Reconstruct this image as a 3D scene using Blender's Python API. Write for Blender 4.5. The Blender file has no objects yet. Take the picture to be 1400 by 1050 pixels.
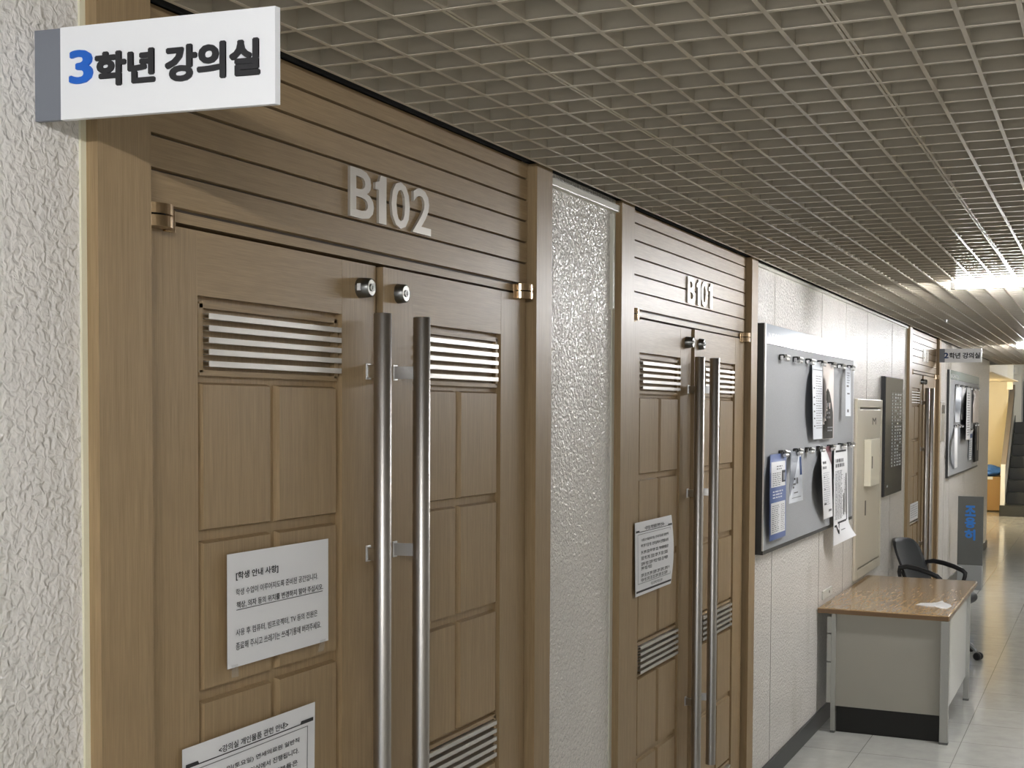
import bpy, bmesh, math, random
from mathutils import Vector, Matrix
random.seed(7)
SC = bpy.context.scene
COL = SC.collection
R = math.radians

# ------------------------------------------------------------------ materials
MATS = {}
def new_mat(name):
    m = bpy.data.materials.new(name); m.use_nodes = True
    MATS[name] = m
    nt = m.node_tree
    return m, nt, nt.nodes['Principled BSDF']
def plain(name, col, rough=.5, metal=0., spec=None, alpha=None, trans=None, coat=None):
    m, nt, b = new_mat(name)
    b.inputs['Base Color'].default_value = (*col, 1)
    b.inputs['Roughness'].default_value = rough
    b.inputs['Metallic'].default_value = metal
    if spec is not None: b.inputs['Specular IOR Level'].default_value = spec
    if alpha is not None: b.inputs['Alpha'].default_value = alpha
    if trans is not None: b.inputs['Transmission Weight'].default_value = trans
    if coat is not None: b.inputs['Coat Weight'].default_value = coat
    return m
def emit(name, col, strength):
    m, nt, b = new_mat(name)
    b.inputs['Base Color'].default_value = (.8, .8, .8, 1)
    b.inputs['Emission Color'].default_value = (*col, 1)
    b.inputs['Emission Strength'].default_value = strength
    return m
def coords(nt, scale, loc=(0, 0, 0)):
    t = nt.nodes.new('ShaderNodeTexCoord'); mp = nt.nodes.new('ShaderNodeMapping')
    mp.inputs['Scale'].default_value = scale; mp.inputs['Location'].default_value = loc
    nt.links.new(t.outputs['Object'], mp.inputs['Vector'])
    return mp.outputs['Vector']
def noise(nt, vec, scale, detail=2., rough=.5, dist=0.):
    n = nt.nodes.new('ShaderNodeTexNoise')
    n.inputs['Scale'].default_value = scale; n.inputs['Detail'].default_value = detail
    n.inputs['Roughness'].default_value = rough; n.inputs['Distortion'].default_value = dist
    nt.links.new(vec, n.inputs['Vector'])
    return n.outputs['Fac']
def ramp(nt, fac, stops):
    r = nt.nodes.new('ShaderNodeValToRGB')
    e = r.color_ramp.elements
    while len(e) < len(stops): e.new(.5)
    for k, (p, c) in enumerate(stops):
        e[k].position = p; e[k].color = (*c, 1)
    nt.links.new(fac, r.inputs['Fac'])
    return r.outputs['Color']
def bump(nt, b, h, strength, dist):
    n = nt.nodes.new('ShaderNodeBump')
    n.inputs['Strength'].default_value = strength; n.inputs['Distance'].default_value = dist
    nt.links.new(h, n.inputs['Height']); nt.links.new(n.outputs['Normal'], b.inputs['Normal'])
def mix(nt, fac, a, c, mode='MIX'):
    n = nt.nodes.new('ShaderNodeMix'); n.data_type = 'RGBA'; n.blend_type = mode
    if isinstance(fac, (int, float)): n.inputs[0].default_value = fac
    else: nt.links.new(fac, n.inputs[0])
    for s, v in ((6, a), (7, c)):
        if isinstance(v, tuple): n.inputs[s].default_value = (*v, 1)
        else: nt.links.new(v, n.inputs[s])
    return n.outputs[2]

WOOD_A, WOOD_B = (.315, .217, .114), (.382, .270, .147)
def wood(name, scale, rough=.38, a=WOOD_A, b_=WOOD_B, bmp=.0006):
    m, nt, b = new_mat(name)
    v = coords(nt, scale)
    n1 = noise(nt, v, 3.0, 4, .6)
    n2 = noise(nt, v, 12.0, 2, .5)
    c1 = ramp(nt, n1, [(.3, a), (.7, b_)])
    c2 = ramp(nt, n2, [(.35, (.90, .90, .90)), (.65, (1.05, 1.05, 1.05))])
    nt.links.new(mix(nt, 1., c1, c2, 'MULTIPLY'), b.inputs['Base Color'])
    b.inputs['Roughness'].default_value = rough; b.inputs['Specular IOR Level'].default_value = .36
    bump(nt, b, n2, .35, bmp)
    return m
wood('wood_upright', (40, 40, 1.1), .42)
wood('wood_level', (40, 1.1, 40), .42)
wood('desk_wood', (7, .8, 7), .15, (.33, .215, .105), (.40, .27, .14), .0)
plain('wood_groove', (.050, .032, .017), .7)

def stucco(name, base, scale, dist, rough, dirt=(.62, .60, .54)):
    m, nt, b = new_mat(name)
    v = coords(nt, (1, 1, 1))
    h1 = noise(nt, v, scale, 1.6, .5, .55)
    hr = ramp(nt, h1, [(.30, (0, 0, 0)), (.70, (1, 1, 1))])
    big = noise(nt, coords(nt, (1, 1, .55)), 2.3, 5, .62)
    f = ramp(nt, big, [(.56, (0, 0, 0)), (.74, (.75, .75, .75))])
    nt.links.new(mix(nt, f, base, dirt), b.inputs['Base Color'])
    b.inputs['Roughness'].default_value = rough
    bump(nt, b, hr, 1.0, dist)
    return m
stucco('wall_paint', (.845, .81, .765), 78, .0034, .19)
stucco('wall_plain', (.74, .73, .68), 40, .0006, .5)
plain('caulk', (.82, .79, .60), .5)
plain('trim_cream', (.72, .70, .61), .35)
plain('seam_shadow', (.30, .285, .245), .7)
plain('skirting', (.035, .037, .040), .35)
plain('plenum', (.03, .03, .03), .9)
plain('grid_paint', (.64, .575, .465), .30)
plain('steel', (.43, .41, .385), .36, 1.0)
plain('steel_satin', (.66, .655, .645), .36, 1.0)
plain('aluminium', (.70, .68, .65), .36, 1.0)
plain('bronze', (.42, .30, .18), .2, 1.0)
plain('lock_metal', (.22, .22, .21), .3, 1.0)
plain('lock_face', (.60, .60, .58), .22, 1.0)
plain('black_void', (.004, .004, .004), .8)
plain('nickel_letter', (.62, .585, .53), .38, .55)
plain('sign_white', (.92, .93, .95), .35)
plain('sign_grey', (.20, .215, .25), .45)
plain('sign_edge', (.70, .71, .72), .4)
plain('ink_black', (.022, .022, .025), .6)
plain('ink_grey', (.20, .20, .21), .7)
plain('ink_blue', (.010, .13, .60), .45)
plain('stand_blue', (.03, .20, .62), .45)
plain('ink_navy', (.018, .055, .19), .55)
plain('paper', (.86, .86, .875), .6)
plain('paper_cool', (.80, .83, .88), .5)
plain('paper_warm', (.80, .72, .67), .5)
plain('paper_blue', (.13, .19, .43), .4)
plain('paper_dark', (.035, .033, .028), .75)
plain('paper_grey', (.30, .32, .36), .5)
plain('maroon', (.16, .06, .075), .5)
plain('gloss_paper', (.9, .9, .9), .12)
plain('tape', (.75, .74, .70), .25, alpha=.22)
plain('board_frame', (.028, .029, .030), .4)
plain('board_edge', (.72, .73, .74), .35, .6)
plain('board_header', (.60, .66, .74), .14)
plain('header_letter', (.74, .78, .82), .3)
plain('header_green', (.30, .36, .35), .25)
plain('cabinet_beige', (.60, .55, .44), .38)
plain('cabinet_dark', (.10, .085, .06), .6)
plain('cream_plastic', (.80, .755, .62), .35)
plain('panel_dark', (.030, .034, .039), .14)
plain('panel_cell', (.50, .55, .60), .3)
plain('plastic_black', (.012, .012, .013), .42)
plain('chair_grey', (.055, .06, .066), .6)
plain('caster_black', (.010, .010, .011), .35)
plain('chair_leg', (.30, .31, .31), .35, .7)
plain('desk_band', (.17, .10, .05), .3)
plain('plinth_dark', (.008, .0075, .006), .6)
plain('desk_grey', (.36, .345, .295), .45)
plain('desk_white', (.84, .86, .84), .16)
plain('desk_leg', (.40, .40, .37), .35, .35)
plain('desk_drawer', (.62, .62, .57), .35)
plain('stand_grey', (.115, .120, .112), .5)
plain('stand_base', (.33, .345, .345), .4)
plain('stair_dark', (.022, .025, .025), .45)
plain('stair_marble', (.032, .034, .028), .28)
plain('rail_wood', (.25, .21, .165), .45)
plain('yellow_wall', (.80, .69, .46), .6)
plain('soffit_paint', (.74, .64, .47), .6)
plain('crate_wood', (.40, .25, .10), .5)
plain('bag_blue', (.06, .21, .66), .4)
plain('box_white', (.80, .80, .77), .45)
plain('lamp_body', (.80, .80, .80), .3)
plain('glass_dark', (.05, .065, .075), .1)
emit('tube_glow', (.985, .985, 1.0), 128.0)
emit('warm_glow', (1.0, .82, .50), 150.0)

def fabric(name, col):
    m, nt, b = new_mat(name)
    n = noise(nt, coords(nt, (1, 1, 1)), 320, 2, .6)
    c = ramp(nt, n, [(.3, tuple(x * .88 for x in col)), (.7, tuple(x * 1.08 for x in col))])
    nt.links.new(c, b.inputs['Base Color']); b.inputs['Roughness'].default_value = .55
    return m
fabric('board_fabric', (.36, .372, .39))

# floor tiles
m, nt, b = new_mat('floor_tile')
v = coords(nt, (1, 1, 1), (-.31, -.02, 0))
br = nt.nodes.new('ShaderNodeTexBrick')
br.offset = 0.; br.squash = 1.
br.inputs['Scale'].default_value = 1.
br.inputs['Brick Width'].default_value = .465; br.inputs['Row Height'].default_value = .465
br.inputs['Mortar Size'].default_value = .0022; br.inputs['Mortar Smooth'].default_value = .1
br.inputs['Color1'].default_value = (.53, .53, .49, 1); br.inputs['Color2'].default_value = (.56, .56, .52, 1)
br.inputs['Mortar'].default_value = (.25, .25, .225, 1)
nt.links.new(v, br.inputs['Vector'])
n = noise(nt, coords(nt, (1, 1, 1)), 9, 5, .65)
nt.links.new(mix(nt, 1., br.outputs['Color'], ramp(nt, n, [(.3, (.90, .90, .90)), (.7, (1.06, 1.06, 1.05))]), 'MULTIPLY'), b.inputs['Base Color'])
b.inputs['Roughness'].default_value = .12
bump(nt, b, noise(nt, coords(nt, (1, 1, 1)), 3.5, 3, .5), .25, .004)

# ------------------------------------------------------------------ mesh helpers
ROOT_AT = {}
class MB:
    """collects shapes with material slots; build() links them as ONE object"""
    def __init__(s): s.v = []; s.f = []; s.m = []; s.mats = []; s.smooth = []
    def slot(s, mat):
        if mat not in s.mats: s.mats.append(mat)
        return s.mats.index(mat)
    def add(s, vs, fs, mat, smooth=False):
        o = len(s.v); k = s.slot(mat)
        s.v += [tuple(p) for p in vs]
        for f in fs:
            s.f.append(tuple(o + i for i in f)); s.m.append(k); s.smooth.append(smooth)
        return s
    def box(s, x0, x1, y0, y1, z0, z1, mat, bev=0.):
        if bev <= 0:
            vs = [(x, y, z) for x in (x0, x1) for y in (y0, y1) for z in (z0, z1)]
            fs = [(0, 1, 3, 2), (4, 6, 7, 5), (0, 4, 5, 1), (2, 3, 7, 6), (0, 2, 6, 4), (1, 5, 7, 3)]
            return s.add(vs, fs, mat)
        bm = bmesh.new(); bmesh.ops.create_cube(bm, size=1.)
        for w in bm.verts:
            w.co = Vector(((x0 + x1) / 2 + w.co.x * (x1 - x0), (y0 + y1) / 2 + w.co.y * (y1 - y0), (z0 + z1) / 2 + w.co.z * (z1 - z0)))
        bmesh.ops.bevel(bm, geom=bm.edges[:], offset=bev, segments=2, profile=.6, affect='EDGES')
        return s.bm(bm, mat)
    def bm(s, bm, mat, smooth=False):
        bm.verts.index_update()
        s.add([w.co[:] for w in bm.verts], [[w.index for w in f.verts] for f in bm.faces], mat, smooth)
        bm.free(); return s
    def raised(s, xb, xf, y0, y1, z0, z1, ch, mat):
        """a panel standing on plane xb, its face at xf chamfered by ch"""
        vs = [(xb, y0, z0), (xb, y1, z0), (xb, y1, z1), (xb, y0, z1),
              (xf, y0 + ch, z0 + ch), (xf, y1 - ch, z0 + ch), (xf, y1 - ch, z1 - ch), (xf, y0 + ch, z1 - ch)]
        fs = [(4, 5, 6, 7), (0, 1, 5, 4), (1, 2, 6, 5), (2, 3, 7, 6), (3, 0, 4, 7), (3, 2, 1, 0)]
        return s.add(vs, fs, mat)
    def tube(s, pts, r, mat, n=16, cap=True, smooth=True):
        pts = [Vector(p) for p in pts]
        rs = r if isinstance(r, (list, tuple)) else [r] * len(pts)
        rings = []; prev = None
        for i, p in enumerate(pts):
            if i == 0: d = pts[1] - pts[0]
            elif i == len(pts) - 1: d = pts[-1] - pts[-2]
            else: d = (pts[i + 1] - p).normalized() + (p - pts[i - 1]).normalized()
            d.normalize()
            if prev is None:
                a = Vector((0, 0, 1)) if abs(d.z) < .9 else Vector((1, 0, 0))
                u = d.cross(a).normalized()
            else:
                u = (prev - d * prev.dot(d)).normalized()
            prev = u; w = d.cross(u)
            rings.append([p + (u * math.cos(2 * math.pi * k / n) + w * math.sin(2 * math.pi * k / n)) * rs[i] for k in range(n)])
        vs = [q for ring in rings for q in ring]
        fs = [(i * n + k, i * n + (k + 1) % n, (i + 1) * n + (k + 1) % n, (i + 1) * n + k) for i in range(len(pts) - 1) for k in range(n)]
        s.add(vs, fs, mat, smooth)
        if cap:
            s.add(rings[0], [tuple(range(n - 1, -1, -1))], mat); s.add(rings[-1], [tuple(range(n))], mat)
        return s
    def prism(s, poly, axis, a0, a1, mat):
        """extrude a 2D polygon along an axis: 'x' poly=(y,z), 'y' poly=(x,z), 'z' poly=(x,y)"""
        n = len(poly)
        def pt(p, a): return {'x': (a, p[0], p[1]), 'y': (p[0], a, p[1]), 'z': (p[0], p[1], a)}[axis]
        vs = [pt(p, a0) for p in poly] + [pt(p, a1) for p in poly]
        fs = [tuple(range(n - 1, -1, -1)), tuple(range(n, 2 * n))] + [(k, (k + 1) % n, n + (k + 1) % n, n + k) for k in range(n)]
        return s.add(vs, fs, mat)
    def build(s, name, parent=None, **props):
        me = bpy.data.meshes.new(name)
        off = ROOT_AT.get(parent.name, Vector()) if parent else Vector()
        me.from_pydata([Vector(p) - off for p in s.v], [], s.f)
        for mt in s.mats: me.materials.append(MATS[mt])
        me.polygons.foreach_set('material_index', s.m)
        me.polygons.foreach_set('use_smooth', s.smooth)
        bm = bmesh.new(); bm.from_mesh(me)
        bmesh.ops.recalc_face_normals(bm, faces=bm.faces[:]); bm.to_mesh(me); bm.free()
        me.update()
        o = bpy.data.objects.new(name, me); COL.objects.link(o)
        if parent: o.parent = parent; ROOT_AT[o.name] = off
        for k, w in props.items(): o[k] = w
        return o
def thing(name, label, category, at, **props):
    o = bpy.data.objects.new(name, None); COL.objects.link(o)
    o.location = at; o.empty_display_size = .05
    ROOT_AT[o.name] = Vector(at)
    o['label'] = label; o['category'] = category
    for k, w in props.items(): o[k] = w
    return o
def struct(mb, name, label=None, category=None):
    p = dict(kind='structure')
    if label: p['label'] = label
    if category: p['category'] = category
    return mb.build(name, **p)

def glyphs(text, bold=0., extrude=0., offset=0.):
    """text as flat or thick mesh, bounding box normalised to 0..1; bold strokes = copies shifted round a small ring"""
    c = bpy.data.curves.new('txt', 'FONT'); c.body = text; c.extrude = extrude; c.resolution_u = 3; c.offset = offset
    o = bpy.data.objects.new('txt', c)
    me = o.to_mesh()
    vs = [v.co.copy() for v in me.vertices]; fs = [tuple(p.vertices) for p in me.polygons]
    o.to_mesh_clear(); bpy.data.objects.remove(o); bpy.data.curves.remove(c)
    if bold > 0:
        n = 8 if bold > .02 else 4
        v0, f0 = vs, fs; vs, fs = [], []
        for k in range(n):
            d = Vector((math.cos(2 * math.pi * (k + .5) / n), math.sin(2 * math.pi * (k + .5) / n), 0)) * bold
            d.z = k * .00006 if extrude else k / n
            o_ = len(vs); vs += [v + d for v in v0]; fs += [tuple(i + o_ for i in f) for f in f0]
    x0 = min(v.x for v in vs); x1 = max(v.x for v in vs); y0 = min(v.y for v in vs); y1 = max(v.y for v in vs)
    zz = max(abs(v.z) for v in vs) or 1.
    return [((v.x - x0) / (x1 - x0), (v.y - y0) / (y1 - y0), v.z / zz) for v in vs], fs
def write(mb, text, y0, y1, z0, z1, x, mat, bold=0., thick=0., shape=None, offset=0.):
    """lettering on a face looking to +x, running along +y; x may be a function of (y, z)"""
    vs, fs = glyphs(text, bold, .01 if thick else 0., offset)
    out = []
    for a, c, e in vs:
        y = y0 + a * (y1 - y0); z = z0 + c * (z1 - z0)
        if shape: y, z = shape(y, z)
        xx = x(y, z) if callable(x) else x
        out.append((xx + (thick * (e + 1) / 2 if thick else .0002 * e), y, z))
    mb.add(out, fs, mat)
def dashes(mb, y0, y1, z, h, x, mat, lo=.012, hi=.05, gap=.008):
    """a line of print too small to read: words of tiny syllable-like stroke clusters"""
    X = lambda y, zz: x(y, zz) if callable(x) else x
    def stroke(a, c, p, q): mb.add([(X(a, p), a, p), (X(c, p), c, p), (X(c, q), c, q), (X(a, q), a, q)], [(0, 1, 2, 3)], mat)
    y = y0; sw = h * .95
    while y < y1 - sw:
        end = min(y + random.uniform(lo, hi), y1)
        while y + sw * .5 < end:
            t = h * .17; k = random.random()
            stroke(y, y + sw * .62, z + h * .82, z + h); stroke(y + sw * .68, y + sw * .68 + t, z, z + h)
            stroke(y, y + sw * .60, z, z + t) if k < .6 else stroke(y, y + t, z + h * .3, z + h * .85)
            stroke(y + sw * .1, y + sw * .55, z + h * .42, z + h * .42 + t)
            y += sw * .92
        y += gap
def sheet(mb, y0, y1, z0, z1, x, mat, nu=10, nv=14, shape=None, back=None, t=.0008):
    """a sheet of paper, x = function(y, z) before shape() bends its outline"""
    f = []; g = []
    for j in range(nv + 1):
        for i in range(nu + 1):
            y = y0 + (y1 - y0) * i / nu; z = z0 + (z1 - z0) * j / nv
            xx = x(y, z) if callable(x) else x
            if shape: y, z = shape(y, z)
            f.append((xx, y, z)); g.append((xx - t, y, z))
    q = [(j * (nu + 1) + i, j * (nu + 1) + i + 1, (j + 1) * (nu + 1) + i + 1, (j + 1) * (nu + 1) + i) for j in range(nv) for i in range(nu)]
    mb.add(f, q, mat, True); mb.add(g, [k[::-1] for k in q], back or mat, True)

# ------------------------------------------------------------------ camera
F, CX, CY, H = 1787., 700., 630., 1.8
vy = Vector((1519 - CX, 565 - CY, F)).normalized()
vz = -Vector((480 - CX, 46500 - CY, F)).normalized(); vz = (vz - vy * vz.dot(vy)).normalized()
vx = vy.cross(vz)
M3 = Matrix((vx, vy, vz))                    # camera axes (right, down, forward) -> place
DIST = 1.48243
right = M3 @ Vector((1, 0, 0)); down = M3 @ Vector((0, 1, 0)); fwd = M3 @ Vector((0, 0, 1))
cam = bpy.data.cameras.new('camera'); co = bpy.data.objects.new('camera', cam); COL.objects.link(co)
mw = Matrix.Identity(4)
for r in range(3):
    mw[r][0] = right[r]; mw[r][1] = -down[r]; mw[r][2] = -fwd[r]
mw.translation = Vector((DIST, 0, H))
co.matrix_world = mw
cam.sensor_fit = 'HORIZONTAL'; cam.sensor_width = 36.; cam.lens = F * 36 / 1400
cam.shift_y = (CY - 525) / 1400; cam.clip_start = .05
SC.camera = co

# ------------------------------------------------------------------ setting
XR = 2.75                                     # the corridor's other wall
D_AT = [(1.610, 1.0), (4.030, .980), (10.735, 1.137)]
DW = 1.837
ends = [-2.6] + [e for y, s in D_AT for e in (y, y + DW * s)] + [18.3]
mb = MB()
for k in range(0, len(ends), 2): mb.box(-.2, 0, ends[k], ends[k + 1], 0, 2.95, 'wall_paint')
struct(mb, 'wall_left', 'cream stucco corridor wall holding the three double doors', 'wall')
struct(MB().box(-3.4, XR, -2.6, 30.5, -.08, 0, 'floor_tile'), 'floor', 'glossy pale grey vinyl tile floor of the corridor', 'floor')
struct(MB().box(XR, XR + .2, -2.6, 30.5, 0, 3.2, 'wall_plain'), 'wall_right', 'plain corridor wall opposite the doors', 'wall')
struct(MB().box(-.2, XR, -2.75, -2.6, 2.47, 2.95, 'wall_plain').box(-.2, .06, -2.75, -2.6, 0, 2.47, 'wall_plain').box(XR - .06, XR, -2.75, -2.6, 0, 2.47, 'wall_plain'), 'wall_back', 'wall with the wide opening behind the viewer', 'wall')  # opening added so sky light fills the corridor
struct(MB().box(-3.4, 0, 18.3, 18.5, 0, 2.95, 'wall_paint'), 'wall_return', 'end of the stucco wall where the side passage opens', 'wall')
# skirting pieces
mb = MB()
for a, c in ((-2.6, 1.61), (3.447, 4.03), (5.83, 10.735), (12.824, 18.5)): mb.box(0, .012, a, c, 0, .1, 'skirting')
struct(mb, 'baseboard_left', 'dark grey baseboard along the cream stucco wall', 'baseboard')
# open-cell grid ceiling
ZG, CYS, CXS = 2.475, .1137, .0985
mb = MB()
gx0, gx1, gy0, gy1 = .052, XR - .02, -2.5, 19.6
k = 0; x = .444 - 4 * CXS
while x < gx1:
    seam = (round((x - .444) / CXS)) % 6 == 0
    if seam:
        mb.box(x - .0075, x - .0015, gy0, gy1, ZG, ZG + .05, 'grid_paint'); mb.box(x + .0015, x + .0075, gy0, gy1, ZG, ZG + .05, 'grid_paint')
        mb.box(x - .0015, x + .0015, gy0, gy1, ZG + .004, ZG + .05, 'grid_paint')
    else:
        mb.box(x - .0020, x + .0020, gy0, gy1, ZG, ZG + .05, 'grid_paint').box(x - .0044, x + .0044, gy0, gy1, ZG - .0008, ZG + .0012, 'grid_paint')
    x += CXS
y = 2.324 - 42 * CYS
while y < gy1:
    if y > gy0: mb.box(gx0, gx1, y - .0018, y + .0018, ZG, ZG + .048, 'grid_paint').box(gx0, gx1, y - .0052, y + .0052, ZG - .0006, ZG + .0012, 'grid_paint')
    y += CYS
struct(mb, 'ceiling', 'cream open-cell grid ceiling over the corridor', 'ceiling')
struct(MB().box(-3.4, XR + .2, -2.8, 19.7, 2.95, 3.05, 'plenum'), 'ceiling_slab')
struct(MB().box(-3.4, XR + .2, 19.6, 30.5, 3.2, 3.3, 'wall_plain').box(-3.4, XR, 19.6, 19.7, 2.475, 3.2, 'wall_plain'), 'ceiling_far')
struct(MB().box(-.006, .003, -2.6, 18.3, 2.486, 2.949, 'plenum'), 'trim_7', 'dark gap above the grid ceiling edge', 'trim')  # dark strip stands in for the unlit gap above the grid
# trim along the wall top and beside the casings
mb = MB()
for a, c in ((3.447, 4.03),): mb.box(0, .020, a, c, 2.443, 2.466, 'trim_cream', .003)
mb.box(0, .012, 3.99, 4.002, 2.13, 2.435, 'trim_cream')
struct(mb, 'trim_1', 'cream cable trunking under the ceiling between the first two doors', 'trim')
struct(MB().box(0, .014, 5.83, 10.735, 2.462, 2.476, 'trim_cream'), 'trim_2', 'thin cream trim along the wall top above the notice board', 'trim')
struct(MB().box(0, .004, 1.598, 1.61, 0, 2.484, 'caulk'), 'trim_3', 'pale yellow caulk strip beside the first door casing', 'trim')
struct(MB().box(0, .004, 4.006, 4.03, 0, 2.484, 'trim_cream'), 'trim_4', 'cream caulk strip beside the second door casing', 'trim')
struct(MB().box(0, .003, 10.70, 10.735, 0, 2.484, 'trim_cream'), 'trim_5', 'cream caulk strip beside the third door casing', 'trim')
mb = MB()
for yy in (6.27, 7.40, 8.13, 8.90, 9.98, 13.45, 13.9): mb.box(0, .0012, yy - .0025, yy + .0025, .1, 2.47, 'seam_shadow')  # darker strips mark the panel joints
struct(mb, 'trim_6', 'thin upright panel seams in the stucco wall', 'trim')

# ------------------------------------------------------------------ doors
LAY102 = [(2.3933, 2.4916), (2.4979, 2.5456), (2.5684, 2.6524), (2.668, 2.7554)]
LAY101 = [(4.8291, 4.9253), (4.9449, 4.9947), (5.0098, 5.0916), (5.1124, 5.1652)]
def door(idx, y0, s, number, label, num_rect):
    Y = lambda y: y0 + (y - 1.61) * s         # y as measured on the first door
    r = thing('door_%d' % idx, label, 'door', (0, y0 + DW * s / 2, 0), kind='structure', group='wooden double doors')
    # dark backing added to block light leaks behind the leaves, and casing
    MB().box(-.2, -.07, Y(1.61), Y(3.447), 0, 2.95, 'black_void').build('door_backing', r)
    mb = MB()
    mb.box(-.07, .027, Y(1.61), Y(1.736), 0, 2.482, 'wood_upright'); mb.box(-.07, .027, Y(3.338), Y(3.447), 0, 2.482, 'wood_upright')
    mb.box(-.05, -.006, Y(1.736), Y(3.338), 2.125, 2.143, 'wood_level')
    mb.build('door_frame', r)
    # boarded transom
    mb = MB().box(-.05, -.010, Y(1.736), Y(3.338), 2.143, 2.484, 'wood_groove')
    zs = [2.147, 2.206, 2.264, 2.322, 2.38, 2.438, 2.484]
    for a, c in zip(zs, zs[1:]): mb.raised(-.010, 0, Y(1.738), Y(3.332), a + .0013, c - .0013, .0018, 'wood_level')
    tr = mb.build('transom_panel', r)
    mb = MB()
    for ch, (ya, yb) in zip(number, num_rect[4]):
        if ch == '1':                          # a one with a short flag
            za, zb = num_rect[2], num_rect[3]; st = .033 * s; hh = zb - za
            mb.prism([(yb - st, za), (yb, za), (yb, zb), (yb - st * .75, zb), (yb - st * .95, zb - .13 * hh), (ya, zb - .17 * hh), (ya, zb - .31 * hh), (yb - st, zb - .31 * hh)], 'x', .0005, .0068, 'nickel_letter')
        else:
            write(mb, ch, ya, yb, num_rect[2], num_rect[3], .0005, 'nickel_letter', 0., .0063, None, .012)
    mb.build('room_number', tr, label='pale metal raised room number')
    # two leaves
    for side in (0, 1):
        mir = (lambda y: Y(y)) if side == 0 else (lambda y: Y(5.064 - y))
        dx = -.008 if side == 0 else 0.
        mb = MB()
        def bx(x0, x1, ya, yb, z0, z1, mt):
            a, c = sorted((mir(ya), mir(yb))); mb.box(x0 + dx, x1 + dx, a, c, z0, z1, mt)
        bx(-.045, -.016, 1.742, 2.523, .012, 2.118, 'wood_upright')
        bx(-.017, 0, 1.742, 1.900, .012, 2.118, 'wood_upright')
        bx(-.017, 0, 2.384, 2.523, .012, 2.118, 'wood_upright')
        bx(-.017, -.0004, 1.900, 2.384, 2.003, 2.118, 'wood_level')
        bx(-.017, -.0004, 1.900, 2.384, .012, .15, 'wood_level')
        rows = [(1.577, 1.848), (1.284, 1.559), (.992, 1.266), (.582, .858), (.285, .563)]
        for z0, z1 in rows:
            for ya, yb in ((1.915, 2.131), (2.154, 2.369)):
                a, c = sorted((mir(ya), mir(yb))); mb.raised(-.016 + dx, -.003 + dx, a, c, z0, z1, .0042, 'wood_upright')
        lou = [(1.866, 1.990), (.872, .982), (.165, .274)]
        for z0, z1 in lou:                     # frame round each vent
            bx(-.016, -.005, 1.912, 2.372, z1 - .008, z1 + .003, 'wood_level'); bx(-.016, -.005, 1.912, 2.372, z0 - .006, z0 + .004, 'wood_level')
            bx(-.016, -.005, 1.908, 1.922, z0, z1, 'wood_upright'); bx(-.016, -.005, 2.362, 2.376, z0, z1, 'wood_upright')
        if side == 1: bx(-.0005, .0008, 2.472, 2.523, .012, 2.118, 'wood_upright')
        lf = mb.build('door_leaf', r)
        for z0, z1 in lou:
            mb = MB(); n = 5; ys = sorted((mir(1.926), mir(2.374)))
            top = z1 - .018 if z1 > 1.5 else z1 - .012
            for k in range(n):
                zc = top - .0045 - k * .0215
                # folded channel slats, open to the back
                mb.box(.004 + dx, .0055 + dx, ys[0], ys[1], zc - .0052, zc + .0052, 'aluminium')
                mb.box(-.011 + dx, .004 + dx, ys[0], ys[1], zc + .0040, zc + .0052, 'aluminium')
                mb.box(-.011 + dx, .004 + dx, ys[0], ys[1], zc - .0052, zc - .0040, 'aluminium')
            mb.build('vent_louver', lf, label='silver five-slat vent louver')
        # long pull handle with three brackets
        hx, hy = (.044, 2.466) if side == 0 else (.064, 2.606)
        hb = 2.490 if side == 0 else 2.594
        mb = MB().tube([(hx, Y(hy), .40), (hx, Y(hy), 2.007), (hx, Y(hy), 2.0085)], [.0195, .0195, .0185], 'steel', 32)
        for zc in (1.884, 1.482, .668):
            mb.prism([(dx, Y(hb) - .006), (dx, Y(hb) + .006), (hx, Y(hy) + .006), (hx, Y(hy) - .006)], 'z', zc - .014, zc + .014, 'steel_satin')
            mb.box(dx, dx + .003, Y(hb) - .010, Y(hb) + .010, zc - .018, zc + .018, 'steel_satin', .001)
        mb.build('pull_handle', lf, label='long round steel pull handle')
        ly, lx = (2.458, .030) if side == 0 else (2.612, .021)
        mb = MB().tube([(dx, Y(ly), 2.064), (dx + lx - .003, Y(ly), 2.064), (dx + lx, Y(ly), 2.064)], [.0225, .0205, .0175], 'lock_metal', 28, cap=False)
        mb.tube([(dx + lx - .004, Y(ly), 2.064), (dx + lx - .0005, Y(ly), 2.064)], .0175, 'lock_face', 28)
        mb.tube([(dx + lx - .002, Y(ly), 2.064), (dx + lx + .0015, Y(ly), 2.064)], .008, 'lock_metal', 20)
        mb.box(dx + lx, dx + lx + .002, Y(ly) - .001, Y(ly) + .001, 2.060, 2.068, 'black_void')
        if side == 0 and idx == 1: mb.box(dx + .006, dx + .014, Y(ly) - .023, Y(ly) - .0205, 2.057, 2.072, 'paper')
        mb.build('lock_cylinder', lf)
        mb = MB()                              # pivot hinge: two stacked bronze knuckles with flat wings
        hc = mir(1.772)
        for z0, z1 in ((2.106, 2.1245), (2.1275, 2.145)):
            ring = [(.003 + .030 * math.cos(t) * .95, hc + .036 * math.sin(t)) for t in [math.pi * (-.5 + k / 14) for k in range(15)]]
            mb.prism([(-.004, hc - .036)] + ring + [(-.004, hc + .036)], 'z', z0, z1, 'bronze')
        mb.tube([(.012, hc, 2.124), (.012, hc, 2.128)], .012, 'black_void', 12)
        a, c = sorted((mir(1.800), mir(1.826)))
        mb.box(-.003, .004, a, c, 2.104, 2.143, 'bronze', .001)
        mb.build('pivot_hinge', lf, label='bronze pivot hinge')
    return r
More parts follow.
